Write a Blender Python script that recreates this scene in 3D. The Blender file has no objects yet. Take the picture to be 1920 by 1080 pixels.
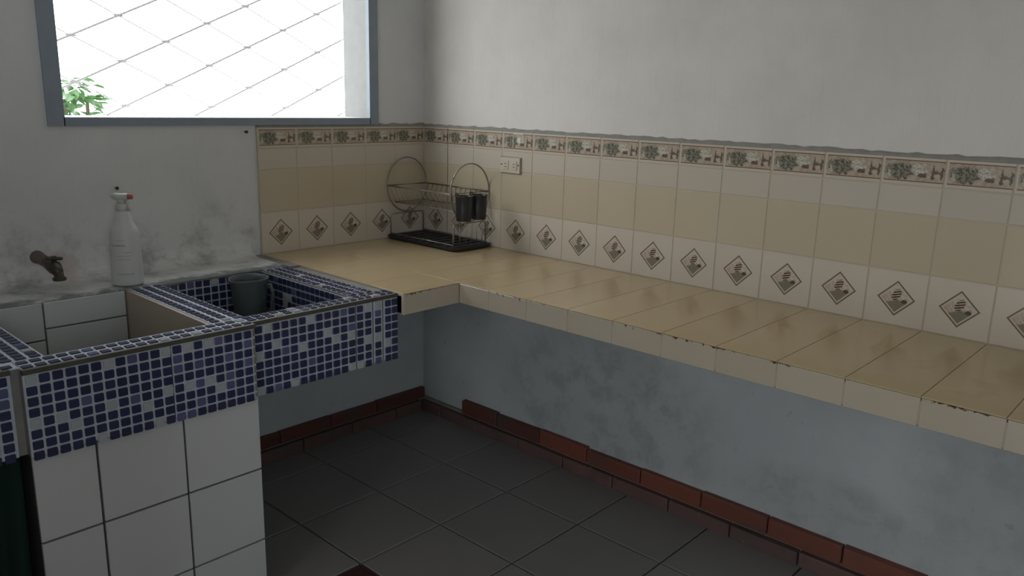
import bpy, bmesh, math, random
from mathutils import Vector, Matrix
random.seed(7)

# ------------------------------------------------------------------ units
# Plan units ("u"): one wall tile = 0.2 u = 0.15 m. Corner of the two tiled
# walls is x = y = 0, the room lies at x < 0, y < 0. Floor is z = -0.19 u.
S = 0.75
ZF = 0.19
def V(x, y, z): return Vector((x * S, y * S, (z + ZF) * S))
scene = bpy.context.scene
COL = scene.collection

# ------------------------------------------------------------------ camera
cam_d = bpy.data.cameras.new('camera')
cam_d.sensor_width = 36.0
cam_d.lens = 28.106
cam_d.clip_start = 0.02
cam = bpy.data.objects.new('camera', cam_d)
COL.objects.link(cam)
fwd = Vector((0.7179, 0.6572, -0.2293)).normalized()
yaw, pitch, roll = math.radians(-47.5189), math.radians(-13.2565), math.radians(1.5461)
fwd = Vector((-math.sin(yaw) * math.cos(pitch), math.cos(yaw) * math.cos(pitch), math.sin(pitch)))
rt0 = Vector((math.cos(yaw), math.sin(yaw), 0))
up0 = rt0.cross(fwd)
rt = rt0 * math.cos(roll) + up0 * math.sin(roll)
up = -rt0 * math.sin(roll) + up0 * math.cos(roll)
R = Matrix((rt, up, -fwd)).transposed().to_4x4()
cam.matrix_world = Matrix.Translation(V(-2.9113, -3.3458, 1.5752)) @ R
scene.camera = cam

# ------------------------------------------------------------------ light
world = bpy.data.worlds.new('overcast_sky')
scene.world = world
world.use_nodes = True
bg = world.node_tree.nodes['Background']
bg.inputs['Color'].default_value = (0.93, 0.97, 1.0, 1)
bg.inputs['Strength'].default_value = 6.0
WX0, WX1, WZ0, WZ1 = -1.80, -0.365, 1.463, 2.45      # window opening
DY0, DY1, DZ1 = -3.2, -2.4, 1.9                      # unseen doorway in the left wall, placed for its daylight
ROOM_X, ROOM_Y, ROOM_Z = -4.9, -5.8, 3.1
RX0_, RX1_, RZ0_, RZ1_ = -4.2, -3.2, 1.2, 2.5           # unseen second window behind the viewer, added for its light
SHADE_PIER, SHADE_PIER_Z = -1.6, 1.35                             # unseen low partition beside the sink, added to shade the base: end and top
def portal(name, loc, rot, sx, sy):
    d = bpy.data.lights.new(name, 'AREA'); d.shape = 'RECTANGLE'; d.size = sx; d.size_y = sy
    d.cycles.is_portal = True
    o = bpy.data.objects.new(name, d); COL.objects.link(o); o.location = loc; o.rotation_euler = rot
    return o
portal('window_daylight', V((WX0 + WX1) / 2, 0.24, (WZ0 + WZ1) / 2), (math.radians(-90), 0, 0), (WX1 - WX0) * S, (WZ1 - WZ0) * S)
portal('added_doorway_daylight', V(ROOM_X - 0.22, (DY0 + DY1) / 2, (DZ1 - ZF) / 2), (0, math.radians(-90), 0), (DZ1 + ZF) * S, (DY1 - DY0) * S)
portal('added_rear_window_daylight', V((RX0_ + RX1_) / 2, ROOM_Y - 0.22, (RZ0_ + RZ1_) / 2), (math.radians(90), 0, 0), (RX1_ - RX0_) * S, (RZ1_ - RZ0_) * S)
vs = scene.view_settings
vs.view_transform = 'Standard'
vs.look = 'None'
vs.gamma = 1.0
vs.use_curve_mapping = False
vs.exposure = -0.1
scene.cycles.max_bounces = 12
scene.cycles.diffuse_bounces = 8

# ------------------------------------------------------------------ helpers
def lin(c):
    return tuple(((v / 12.92) if v <= 0.04045 else ((v + 0.055) / 1.055) ** 2.4) for v in c)

class G:
    """small node-graph writer"""
    def __init__(self, name, color=(0.5, 0.5, 0.5), rough=0.5, spec=0.5, metal=0.0):
        self.m = bpy.data.materials.new(name); self.m.use_nodes = True
        self.nt = self.m.node_tree; self.b = self.nt.nodes['Principled BSDF']
        self.b.inputs['Base Color'].default_value = (*color, 1)
        self.b.inputs['Roughness'].default_value = rough
        self.b.inputs['Specular IOR Level'].default_value = spec
        self.b.inputs['Metallic'].default_value = metal
        self._c = None
    def n(self, t, **kw):
        nd = self.nt.nodes.new(t)
        for k, v in kw.items(): setattr(nd, k, v)
        return nd
    def set(self, sock, v):
        if hasattr(v, 'links'): self.nt.links.new(v, sock)
        elif isinstance(v, (tuple, list)) and len(v) == 3 and sock.type == 'RGBA': sock.default_value = (*v, 1)
        else: sock.default_value = v
    def coord(self, kind='Object'):
        if self._c is None: self._c = self.n('ShaderNodeTexCoord')
        return self._c.outputs[kind]
    def xyz(self, v=None):
        s = self.n('ShaderNodeSeparateXYZ'); self.set(s.inputs[0], v or self.coord()); return s.outputs[0], s.outputs[1], s.outputs[2]
    def geo(self): return self.n('ShaderNodeNewGeometry').outputs['Position']
    def ma(self, op, a, b=0.0, c=None, clamp=False):
        nd = self.n('ShaderNodeMath', operation=op); nd.use_clamp = clamp
        self.set(nd.inputs[0], a); self.set(nd.inputs[1], b)
        if c is not None: self.set(nd.inputs[2], c)
        return nd.outputs[0]
    def step(self, x, lo, hi):
        nd = self.n('ShaderNodeMapRange', interpolation_type='SMOOTHSTEP')
        self.set(nd.inputs[0], x); self.set(nd.inputs[1], lo); self.set(nd.inputs[2], hi)
        return nd.outputs[0]
    def noise(self, vec, scale, detail=3, rough=0.5, stretch=None):
        if stretch:
            mp = self.n('ShaderNodeMapping'); self.set(mp.inputs[0], vec); mp.inputs['Scale'].default_value = stretch; vec = mp.outputs[0]
        nd = self.n('ShaderNodeTexNoise'); self.set(nd.inputs['Vector'], vec)
        nd.inputs['Scale'].default_value = scale; nd.inputs['Detail'].default_value = detail; nd.inputs['Roughness'].default_value = rough
        return nd.outputs[0]
    def mix(self, f, a, b):
        nd = self.n('ShaderNodeMix', data_type='RGBA')
        self.set(nd.inputs[0], f); self.set(nd.inputs[6], a); self.set(nd.inputs[7], b)
        return nd.outputs[2]
    def ell(self, x, z, cx, cz, rx, rz):
        a = self.ma('POWER', self.ma('DIVIDE', self.ma('SUBTRACT', x, cx), rx), 2.0)
        b = self.ma('POWER', self.ma('DIVIDE', self.ma('SUBTRACT', z, cz), rz), 2.0)
        return self.ma('ADD', a, b)
    def color(self, c): self.set(self.b.inputs['Base Color'], c)
    def rough(self, r): self.set(self.b.inputs['Roughness'], r)
    def bump(self, h, strength=0.2, dist=0.01):
        nd = self.n('ShaderNodeBump'); nd.inputs['Strength'].default_value = strength; nd.inputs['Distance'].default_value = dist
        self.set(nd.inputs['Height'], h); self.nt.links.new(nd.outputs[0], self.b.inputs['Normal'])

def obj(name, bm_or_me, mat, parent=None, smooth=False):
    if isinstance(bm_or_me, bmesh.types.BMesh):
        me = bpy.data.meshes.new(name); bm_or_me.normal_update(); bm_or_me.to_mesh(me); bm_or_me.free()
    else: me = bm_or_me
    if mat is not None and not me.materials: me.materials.append(mat)
    if smooth:
        for p in me.polygons: p.use_smooth = True
    o = bpy.data.objects.new(name, me); COL.objects.link(o)
    if parent is not None: o.parent = parent
    return o
def empty(name, loc=(0, 0, 0)):
    o = bpy.data.objects.new(name, None); COL.objects.link(o); o.location = loc; o.empty_display_size = 0.05
    bpy.context.view_layer.update()
    return o
def adopt(child, parent):
    """parent keeping the world place (parents here are only translated)"""
    child.parent = parent
    child.matrix_parent_inverse = Matrix.Translation(-Vector(parent.location))
    return child
def tag(o, label, cat, group=None, kind=None):
    o['label'] = label; o['category'] = cat
    if group: o['group'] = group
    if kind: o['kind'] = kind
    return o
def boxm(bm, x0, x1, y0, y1, z0, z1):
    """box in metres"""
    vs_ = [bm.verts.new((x, y, z)) for x in (x0, x1) for y in (y0, y1) for z in (z0, z1)]
    for f in ((0, 1, 3, 2), (4, 6, 7, 5), (0, 4, 5, 1), (2, 3, 7, 6), (0, 2, 6, 4), (1, 5, 7, 3)):
        bm.faces.new([vs_[i] for i in f])
def box(bm, x0, x1, y0, y1, z0, z1):
    """box in plan units"""
    a, b = V(x0, y0, z0), V(x1, y1, z1)
    boxm(bm, a.x, b.x, a.y, b.y, a.z, b.z)
def boxes(*bs):
    bm = bmesh.new()
    for b in bs: box(bm, *b)
    return bm
def slab(w, h, th, ch, front='-Y', corner=0.0):
    """chamfered rectangular piece; local X is width, front '-Y' (h along Z) or '+Z' (h along Y)"""
    def outline(ins):
        if corner <= 0: return [(ins, ins), (w - ins, ins), (w - ins, h - ins), (ins, h - ins)]
        r = corner; k = ins
        return [(r, k), (w - r, k), (w - k, r), (w - k, h - r), (w - r, h - k), (r, h - k), (k, h - r), (k, r)]
    bm = bmesh.new(); rings = []
    for d, ins in ((0, 0), (th - ch, 0), (th, ch)):
        rings.append([bm.verts.new((a, -d, b) if front == '-Y' else (a, b, d)) for a, b in outline(ins)])
    n_ = len(rings[0])
    for r0, r1 in zip(rings, rings[1:]):
        for i in range(n_):
            bm.faces.new((r0[i], r0[(i + 1) % n_], r1[(i + 1) % n_], r1[i]))
    bm.faces.new(rings[-1]); bm.faces.new(rings[0][::-1])
    bmesh.ops.recalc_face_normals(bm, faces=bm.faces)
    return bm
def slab_me(name, *a, **k):
    mat = k.pop('mat'); bm = slab(*a, **k)
    me = bpy.data.meshes.new(name); bm.to_mesh(me); bm.free(); me.materials.append(mat); return me
def put(name, me, loc, parent, rotz=0.0):
    o = bpy.data.objects.new(name, me); COL.objects.link(o); o.location = loc; o.rotation_euler = (0, 0, rotz)
    if parent is not None: adopt(o, parent)
    return o
def tube(bm, pts, r, seg=8, closed=False, cap=True):
    """swept tube through points in metres; r may be a list"""
    pts = [Vector(p) for p in pts]; n_ = len(pts); rings = []
    rr = r if isinstance(r, (list, tuple)) else [r] * n_
    prev = None
    for i, p in enumerate(pts):
        if closed: t = pts[(i + 1) % n_] - pts[i - 1]
        else: t = pts[min(i + 1, n_ - 1)] - pts[max(i - 1, 0)]
        t.normalize()
        if prev is None:
            a = Vector((0, 0, 1)) if abs(t.z) < 0.9 else Vector((1, 0, 0))
            u_ = t.cross(a).normalized()
        else: u_ = (prev - t * prev.dot(t)).normalized()
        prev = u_; w_ = t.cross(u_)
        rings.append([bm.verts.new(p + (u_ * math.cos(2 * math.pi * k / seg) + w_ * math.sin(2 * math.pi * k / seg)) * rr[i]) for k in range(seg)])
    for i in range(n_ if closed else n_ - 1):
        a, b = rings[i], rings[(i + 1) % n_]
        for k in range(seg): bm.faces.new((a[k], a[(k + 1) % seg], b[(k + 1) % seg], b[k]))
    if cap and not closed:
        bm.faces.new(rings[0][::-1]); bm.faces.new(rings[-1])
def lathe(bm, c, prof, seg=28, sx=1.0, sy=1.0):
    """profile [(r, z)] about the vertical through c (metres)"""
    rings = [[bm.verts.new((c[0] + r * sx * math.cos(2 * math.pi * k / seg), c[1] + r * sy * math.sin(2 * math.pi * k / seg), c[2] + z)) for k in range(seg)] for r, z in prof]
    for a, b in zip(rings, rings[1:]):
        for k in range(seg): bm.faces.new((a[k], a[(k + 1) % seg], b[(k + 1) % seg], b[k]))
    bm.faces.new(rings[0][::-1]); bm.faces.new(rings[-1])
    bmesh.ops.recalc_face_normals(bm, faces=bm.faces)

# ------------------------------------------------------------------ materials
def wall_material(name, back):
    g = G(name, rough=0.62, spec=0.35)
    pos = g.geo(); x, y, z = g.xyz(pos)
    big = g.noise(pos, 2.2, 4, 0.6); fine = g.noise(pos, 34, 4, 0.6)
    streak = g.noise(pos, 1.0, 5, 0.65, stretch=(95, 95, 7))
    white = g.mix(g.step(big, 0.35, 0.7), (0.665, 0.67, 0.66) if back else (0.68, 0.65, 0.605), (0.60, 0.605, 0.595) if back else (0.605, 0.58, 0.54))
    white = g.mix(g.ma('MULTIPLY', g.step(streak, 0.52, 0.75), 0.22), white, (0.50, 0.49, 0.47))
    blue = g.mix(g.step(big, 0.3, 0.7), (0.585, 0.63, 0.645), (0.49, 0.53, 0.545))
    blot = g.noise(pos, 10, 5, 0.68)
    if back: patch = g.step(g.noise(pos, 1.7, 2, 0.5), 0.5, 0.7)
    else:
        def field(yc, zc, ry, rz): return g.step(g.ell(y, z, yc * S, (zc + ZF) * S, ry * S, rz * S), 1.15, 0.25)
        patch = g.ma('MAXIMUM', field(-1.25, 0.14, 0.72, 0.46), g.ma('MULTIPLY', field(-2.35, 0.06, 0.42, 0.17), 0.75))
        patch = g.ma('MAXIMUM', patch, g.ma('MULTIPLY', field(-2.95, 0.2, 0.4, 0.6), 0.55))  # this end ellipse is shade painted at the far right, blended with the mould
    mould = g.ma('MULTIPLY', g.ma('ADD', 0.42, g.ma('MULTIPLY', g.step(blot, 0.44, 0.64), 0.58)), patch)
    blue = g.mix(g.ma('MULTIPLY', mould, 0.58), blue, (0.27, 0.27, 0.25))
    chip = g.step(g.noise(pos, 26, 3, 0.6), 0.66, 0.72)
    blue = g.mix(g.ma('MULTIPLY', chip, 0.25), blue, (0.16, 0.16, 0.15))
    ztop = (0.80 + ZF) * S                                  # blue paint runs up to the counter
    col = g.mix(g.step(z, ztop - 0.004, ztop + 0.004), blue, white)
    if back:
        # damp mould creeping up from the sink ledge, rust patch round the tap
        zl = (0.84 + ZF) * S
        h = g.ma('DIVIDE', g.ma('SUBTRACT', z, zl), 0.30)
        m1 = g.ma('MULTIPLY', g.step(g.noise(pos, 9, 6, 0.7), 0.45, 0.72), g.step(h, 1.0, 0.0))
        m1 = g.ma('MULTIPLY', m1, g.step(x, -1.0 * S, -1.05 * S))
        m1 = g.ma('MULTIPLY', m1, g.step(z, zl - 0.05, zl))
        col = g.mix(g.ma('MULTIPLY', m1, 0.75), col, (0.20, 0.215, 0.20))
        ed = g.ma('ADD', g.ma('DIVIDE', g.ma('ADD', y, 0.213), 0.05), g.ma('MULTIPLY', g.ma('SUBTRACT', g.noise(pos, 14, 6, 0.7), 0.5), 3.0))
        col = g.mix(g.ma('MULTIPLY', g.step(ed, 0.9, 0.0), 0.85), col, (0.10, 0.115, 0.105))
        e = g.ma('ADD', g.ell(x, z, -1.86 * S, (0.90 + ZF) * S, 0.055, 0.05), g.ma('MULTIPLY', g.ma('SUBTRACT', fine, 0.5), 1.6))
        col = g.mix(g.ma('MULTIPLY', g.step(e, 1.1, 0.3), 0.4), col, (0.45, 0.32, 0.27))
    g.color(col)
    g.bump(g.ma('ADD', g.ma('MULTIPLY', streak, 0.8), g.ma('MULTIPLY', fine, 0.4)), 0.22, 0.006)
    return g.m
M_wall_b = wall_material('painted_plaster_window_wall', True)
M_wall_r = wall_material('painted_plaster_side_wall', False)

g = G('white_plaster', rough=0.7); p_ = g.geo(); nz = g.noise(p_, 12, 5, 0.6)
g.color(g.mix(g.step(nz, 0.4, 0.7), (0.68, 0.67, 0.65), (0.60, 0.59, 0.57))); g.bump(nz, 0.15, 0.005); M_plaster = g.m
g = G('ceiling_paint', (0.66, 0.65, 0.63), 0.8); M_ceil = g.m
g = G('dark_cement', rough=0.85); p_ = g.geo(); nz = g.noise(p_, 40, 4)
g.color(g.mix(nz, (0.19, 0.185, 0.165), (0.32, 0.31, 0.28))); M_cement = g.m
g = G('sink_cement', rough=0.8); p_ = g.geo(); nz = g.noise(p_, 22, 5)
g.color(g.mix(nz, (0.16, 0.15, 0.14), (0.30, 0.29, 0.27))); M_sinkcement = g.m
g = G('worn_dark_lip', rough=0.6); nz = g.noise(g.geo(), 30, 4); g.color(g.mix(nz, (0.045, 0.038, 0.028), (0.10, 0.088, 0.066))); M_lip = g.m
g = G('beige_grout', rough=0.8); p_ = g.geo(); nz = g.noise(p_, 15, 4)
g.color(g.mix(nz, (0.46, 0.40, 0.31), (0.55, 0.49, 0.40))); M_grout = g.m
g = G('dark_grout', (0.055, 0.052, 0.05), 0.9); M_dgrout = g.m

def glazed(name, a, b, rough=0.16, scale=6):
    g = G(name, rough=rough, spec=0.5); inf = g.n('ShaderNodeObjectInfo').outputs['Random']
    nz = g.noise(g.geo(), scale, 3)
    g.color(g.mix(g.ma('ADD', g.ma('MULTIPLY', inf, 0.5), g.ma('MULTIPLY', nz, 0.5)), a, b)); return g
M_cream = glazed('cream_glazed_tile', (0.57, 0.515, 0.43), (0.52, 0.465, 0.385)).m
M_beige = glazed('beige_glazed_tile', (0.55, 0.475, 0.345), (0.50, 0.43, 0.31)).m
M_whitet = glazed('white_glazed_tile', (0.56, 0.57, 0.56), (0.50, 0.51, 0.51), 0.14).m
M_bbasin = glazed('white_basin_tile', (0.58, 0.61, 0.62), (0.52, 0.55, 0.56), 0.2).m

TW, TH0 = 0.2 * S, (1.0342 - 0.8396) * S
def diamond_material():
    g = G('cream_tile_with_diamond_print', rough=0.18)
    x, y, z = g.xyz(); cx, cz, r = 0.1 * S, 0.095 * S, 0.0478
    nz = g.noise(g.coord(), 160, 3, 0.6); wob = g.ma('MULTIPLY', g.ma('SUBTRACT', nz, 0.5), 0.012)
    d = g.ma('ADD', g.ma('ABSOLUTE', g.ma('SUBTRACT', x, cx)), g.ma('ABSOLUTE', g.ma('SUBTRACT', z, cz)))
    base = g.mix(g.noise(g.geo(), 5, 2), (0.62, 0.56, 0.47), (0.55, 0.49, 0.41))
    inside = g.step(d, r, r - 0.001)
    pic = g.mix(g.step(nz, 0.35, 0.7), (0.60, 0.55, 0.46), (0.42, 0.33, 0.26))
    # pinkish left flank
    pic = g.mix(g.ma('MULTIPLY', g.step(x, cx - 0.008, cx - 0.03), 0.6), pic, (0.42, 0.28, 0.21))
    # grey green ground with a hump
    gz = g.ma('ADD', g.ma('SUBTRACT', z, cz), wob)
    ground = g.step(g.ma('ADD', gz, g.ma('MULTIPLY', g.ma('ABSOLUTE', g.ma('SUBTRACT', x, cx + 0.006)), 0.35)), 0.0, -0.004)
    pic = g.mix(ground, pic, g.mix(nz, (0.17, 0.15, 0.11), (0.26, 0.235, 0.18)))
    dk = g.ell(x, z, cx + 0.021, cz - 0.006, 0.008, 0.006)
    pic = g.mix(g.step(g.ma('ADD', dk, g.ma('MULTIPLY', wob, 40)), 1.0, 0.6), pic, (0.09, 0.075, 0.055))
    # stacked brown strokes leaning to the right
    xs = g.ma('SUBTRACT', x, g.ma('MULTIPLY', g.ma('SUBTRACT', z, cz), 0.35))
    e = g.ell(xs, z, cx - 0.003, cz + 0.010, 0.0115, 0.0155)
    bars = g.ma('SINE', g.ma('ADD', g.ma('MULTIPLY', z, 950.0), g.ma('MULTIPLY', x, -260.0)))
    tree = g.ma('MULTIPLY', g.step(g.ma('ADD', e, g.ma('MULTIPLY', wob, 50)), 1.05, 0.75), g.step(bars, -0.75, -0.2))
    pic = g.mix(tree, pic, (0.10, 0.055, 0.04))
    # inner pale margin and the brown frame
    pic = g.mix(g.step(d, r - 0.0120, r - 0.0095), pic, (0.56, 0.51, 0.42))
    pic = g.mix(g.step(d, r - 0.0066, r - 0.0054), pic, (0.165, 0.13, 0.09))
    g.color(g.mix(inside, base, pic)); return g.m
M_diamond = diamond_material()
BZ0, BZ1 = 1.328, 1.425
def border_material():
    g = G('cream_border_tile_with_floral_print', rough=0.2)
    x, y, z = g.xyz(); L0, L1 = 0.0105 * S, 0.0838 * S; cz = (L0 + L1) / 2; w = TW
    nz = g.noise(g.coord(), 95, 4, 0.65); n2 = g.noise(g.coord(), 210, 3, 0.6)
    xr, zr = x, z
    x = g.ma('ADD', x, g.ma('MULTIPLY', g.ma('SUBTRACT', g.noise(g.coord(), 130, 2), 0.5), 0.014))
    z = g.ma('ADD', z, g.ma('MULTIPLY', g.ma('SUBTRACT', g.noise(g.coord(), 150, 2), 0.5), 0.012))
    def j(v, a): return g.ma('ADD', v, g.ma('MULTIPLY', g.ma('SUBTRACT', nz, 0.5), a))
    base = g.mix(g.noise(g.geo(), 5, 2), (0.58, 0.52, 0.43), (0.52, 0.46, 0.37))
    pic = g.mix(g.step(nz, 0.4, 0.65), (0.47, 0.39, 0.30), (0.36, 0.285, 0.215))
    gr = g.step(j(g.ell(x, z, w * 0.27, cz - 0.001, w * 0.25, 0.021), 2.6), 1.0, 0.7)
    pic = g.mix(gr, pic, g.mix(g.step(n2, 0.42, 0.6), (0.095, 0.095, 0.07), (0.28, 0.26, 0.20)))
    st = g.ma('MULTIPLY', g.step(j(g.ell(x, z, w * 0.11, cz - 0.010, w * 0.035, 0.010), 1.2), 1.0, 0.7), 0.8)
    pic = g.mix(st, pic, (0.52, 0.48, 0.40))
    wh = g.step(j(g.ell(x, z, w * 0.58, cz + 0.005, w * 0.13, 0.014), 2.4), 1.0, 0.7)
    pic = g.mix(wh, pic, g.mix(g.step(n2, 0.45, 0.6), (0.60, 0.57, 0.49), (0.36, 0.33, 0.26)))
    bowl = g.step(j(g.ell(x, z, w * 0.64, cz - 0.010, w * 0.075, 0.006), 0.8), 1.0, 0.7)
    pic = g.mix(bowl, pic, (0.14, 0.10, 0.085))
    for cx_, rx in ((0.80, 0.028), (0.94, 0.03)):
        bar = g.step(j(g.ell(x, z, w * cx_, cz - 0.003, w * rx, 0.018), 2.0), 1.0, 0.6)
        pic = g.mix(bar, pic, (0.13, 0.105, 0.08))
    br = g.step(j(g.ell(x, z, w * 0.87, cz - 0.001, w * 0.06, 0.004), 0.6), 1.0, 0.7)
    pic = g.mix(br, pic, (0.15, 0.12, 0.09))
    sk = g.step(j(g.ell(x, z, w * 0.87, cz - 0.013, w * 0.05, 0.006), 0.6), 1.0, 0.6)
    pic = g.mix(g.ma('MULTIPLY', sk, 0.7), pic, (0.50, 0.44, 0.36))
    x, z = xr, zr
    inx = g.ma('MULTIPLY', g.step(x, w * 0.02, w * 0.035), g.step(x, w * 0.985, w * 0.97))
    inz = g.ma('MULTIPLY', g.step(z, L0, L0 + 0.0008), g.step(z, L1, L1 - 0.0008))
    edge = g.ma('MAXIMUM', g.step(z, L0 + 0.0034, L0 + 0.0022), g.step(z, L1 - 0.0034, L1 - 0.0022))
    pic = g.mix(edge, pic, (0.16, 0.085, 0.055))
    g.color(g.mix(g.ma('MULTIPLY', inx, inz), base, pic)); return g.m
M_border = border_material()

def counter_material(name, edge_chips):
    g = G(name, rough=0.17, spec=0.5); inf = g.n('ShaderNodeObjectInfo').outputs['Random']
    pos = g.geo(); x, y, z = g.xyz(pos)
    nz = g.noise(pos, 4.5, 4, 0.6)
    if edge_chips:
        c = g.mix(g.ma('ADD', g.ma('MULTIPLY', inf, 0.4), g.ma('MULTIPLY', nz, 0.6)), (0.51, 0.445, 0.35), (0.44, 0.38, 0.295))
        zt = (0.8396 + ZF) * S
        k = g.ma('ADD', g.ma('DIVIDE', g.ma('SUBTRACT', zt, z), 0.006), g.ma('MULTIPLY', g.ma('SUBTRACT', g.noise(pos, 55, 3, 0.7), 0.5), -9.0))
        k = g.ma('ADD', k, g.ma('MULTIPLY', g.step(g.noise(pos, 6, 2), 0.62, 0.45), 1.2))
        c = g.mix(g.step(k, 0.55, 0.1), c, (0.085, 0.045, 0.03))
    else:
        c = g.mix(g.ma('ADD', g.ma('MULTIPLY', inf, 0.35), g.ma('MULTIPLY', nz, 0.65)), (0.565, 0.44, 0.265), (0.485, 0.37, 0.215))
        stain = g.step(g.noise(pos, 7, 5, 0.65), 0.60, 0.75)
        c = g.mix(g.ma('MULTIPLY', stain, 0.25), c, (0.34, 0.24, 0.13))
        g.rough(g.ma('ADD', 0.07, g.ma('MULTIPLY', nz, 0.10)))
    g.color(c); return g.m
M_top = counter_material('beige_counter_tile', False)
M_front = counter_material('cream_counter_edge_tile', True)
g = G('counter_concrete', (0.30, 0.29, 0.27), 0.85); M_concrete = g.m

def floor_material(name, a, b):
    g = G(name, rough=0.42, spec=0.4); inf = g.n('ShaderNodeObjectInfo').outputs['Random']; pos = g.geo()
    nz = g.noise(pos, 6, 5, 0.6); n2 = g.noise(pos, 120, 3)
    g.color(g.mix(g.ma('ADD', g.ma('MULTIPLY', inf, 0.35), g.ma('MULTIPLY', nz, 0.65)), a, b))
    g.bump(n2, 0.06, 0.002); return g.m
M_floor = floor_material('grey_floor_tile', (0.29, 0.275, 0.27), (0.225, 0.215, 0.21))
M_redfloor = floor_material('dark_red_floor_tile', (0.085, 0.035, 0.03), (0.06, 0.025, 0.02))
def skirt_material(name, a, b, dirt):
    g = G(name, rough=0.55); inf = g.n('ShaderNodeObjectInfo').outputs['Random']; pos = g.geo()
    nz = g.noise(pos, 10, 5, 0.65); x, y, z = g.xyz(pos)
    c = g.mix(g.ma('ADD', g.ma('MULTIPLY', inf, 0.6), g.ma('MULTIPLY', nz, 0.4)), a, b)
    c = g.mix(g.ma('MULTIPLY', g.step(g.noise(pos, 7, 5, 0.7), 0.48, 0.68), dirt), c, (0.075, 0.06, 0.055))
    c = g.mix(g.ma('MULTIPLY', g.step(g.noise(pos, 30, 3, 0.6), 0.70, 0.75), 0.6), c, (0.42, 0.36, 0.32))
    g.color(c); g.bump(nz, 0.2, 0.004); return g.m
M_skirt = skirt_material('red_terracotta_skirting', (0.25, 0.075, 0.045), (0.15, 0.05, 0.035), 0.55)
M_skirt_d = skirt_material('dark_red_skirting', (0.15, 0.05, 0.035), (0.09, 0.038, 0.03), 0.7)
M_skirt2 = skirt_material('dirty_brown_skirting', (0.17, 0.095, 0.08), (0.11, 0.075, 0.065), 0.6)

def mosaic_material(name, a, b, rough=0.2):
    g = G(name, rough=rough, spec=0.5); inf = g.n('ShaderNodeObjectInfo').outputs['Random']
    nz = g.noise(g.geo(), 60, 3)
    g.color(g.mix(g.ma('ADD', g.ma('MULTIPLY', inf, 0.6), g.ma('MULTIPLY', nz, 0.4)), a, b)); return g.m
M_navy = mosaic_material('navy_mosaic', (0.030, 0.039, 0.098), (0.018, 0.024, 0.060))
M_viol = mosaic_material('violet_blue_mosaic', (0.10, 0.118, 0.23), (0.07, 0.083, 0.17))
M_pale = mosaic_material('pale_grey_mosaic', (0.40, 0.43, 0.44), (0.34, 0.365, 0.375))
g = G('pale_blue_grey_grout', rough=0.6); nz = g.noise(g.geo(), 18, 4)
g.color(g.mix(nz, (0.42, 0.46, 0.53), (0.52, 0.56, 0.62))); M_mgrout = g.m
g = G('brown_basin_paint', rough=0.6); nz = g.noise(g.geo(), 8, 5)
g.color(g.mix(nz, (0.38, 0.32, 0.26), (0.50, 0.43, 0.36))); M_brown = g.m
g = G('window_frame_paint', rough=0.5); nz = g.noise(g.geo(), 20, 4)
g.color(g.mix(nz, (0.22, 0.26, 0.31), (0.29, 0.33, 0.38))); M_frame = g.m
g = G('grille_wire', (0.80, 0.80, 0.79), 0.6); M_wire = g.m
g = G('leaf_green', rough=0.5); nz = g.noise(g.geo(), 30, 3)
g.color(g.mix(nz, (0.09, 0.20, 0.07), (0.16, 0.30, 0.12))); M_leaf = g.m
g = G('stem_brown', (0.16, 0.13, 0.08), 0.8); M_stem = g.m
g = G('outdoor_ground', (0.5, 0.5, 0.47), 0.9); M_ground = g.m

# ================================================================== SETTING
T_ = 0.2                                                  # wall thickness in u
def struct(o, label, cat): return tag(o, label, cat, kind='structure')
wall_back = struct(obj('wall_back', boxes(
    (ROOM_X - T_, WX0, 0, T_, -ZF - 0.1, ROOM_Z), (WX1, T_, 0, T_, -ZF - 0.1, ROOM_Z),
    (WX0, WX1, 0, T_, -ZF - 0.1, WZ0), (WX0, WX1, 0, T_, WZ1, ROOM_Z)), M_wall_b),
    'white painted wall with the window, blue below the counter', 'wall')
wall_right = struct(obj('wall_right', boxes((0, T_, ROOM_Y - T_, 0, -ZF - 0.1, ROOM_Z)), M_wall_r),
    'long white painted wall above the tiled counter, stained blue below it', 'wall')
struct(obj('wall_left', boxes(
    (ROOM_X - T_, ROOM_X, ROOM_Y, DY0, -ZF - 0.1, ROOM_Z), (ROOM_X - T_, ROOM_X, DY1, 0, -ZF - 0.1, ROOM_Z),
    (ROOM_X - T_, ROOM_X, DY0, DY1, DZ1, ROOM_Z), (-3.05, -2.81, SHADE_PIER, 0, -ZF - 0.1, SHADE_PIER_Z)), M_plaster), 'white wall with an open doorway added for daylight and a low partition added for shade, out of view on the left', 'wall')
struct(obj('wall_front', boxes(
    (ROOM_X - T_, RX0_, ROOM_Y - T_, ROOM_Y, -ZF - 0.1, ROOM_Z), (RX1_, 0, ROOM_Y - T_, ROOM_Y, -ZF - 0.1, ROOM_Z),
    (RX0_, RX1_, ROOM_Y - T_, ROOM_Y, -ZF - 0.1, RZ0_), (RX0_, RX1_, ROOM_Y - T_, ROOM_Y, RZ1_, ROOM_Z)), M_plaster), 'white wall with a second window added for daylight behind the viewer', 'wall')
struct(obj('ceiling', boxes((ROOM_X - T_, T_, ROOM_Y - T_, T_, ROOM_Z, ROOM_Z + 0.15)), M_ceil), 'plain pale ceiling out of view', 'ceiling')
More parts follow.
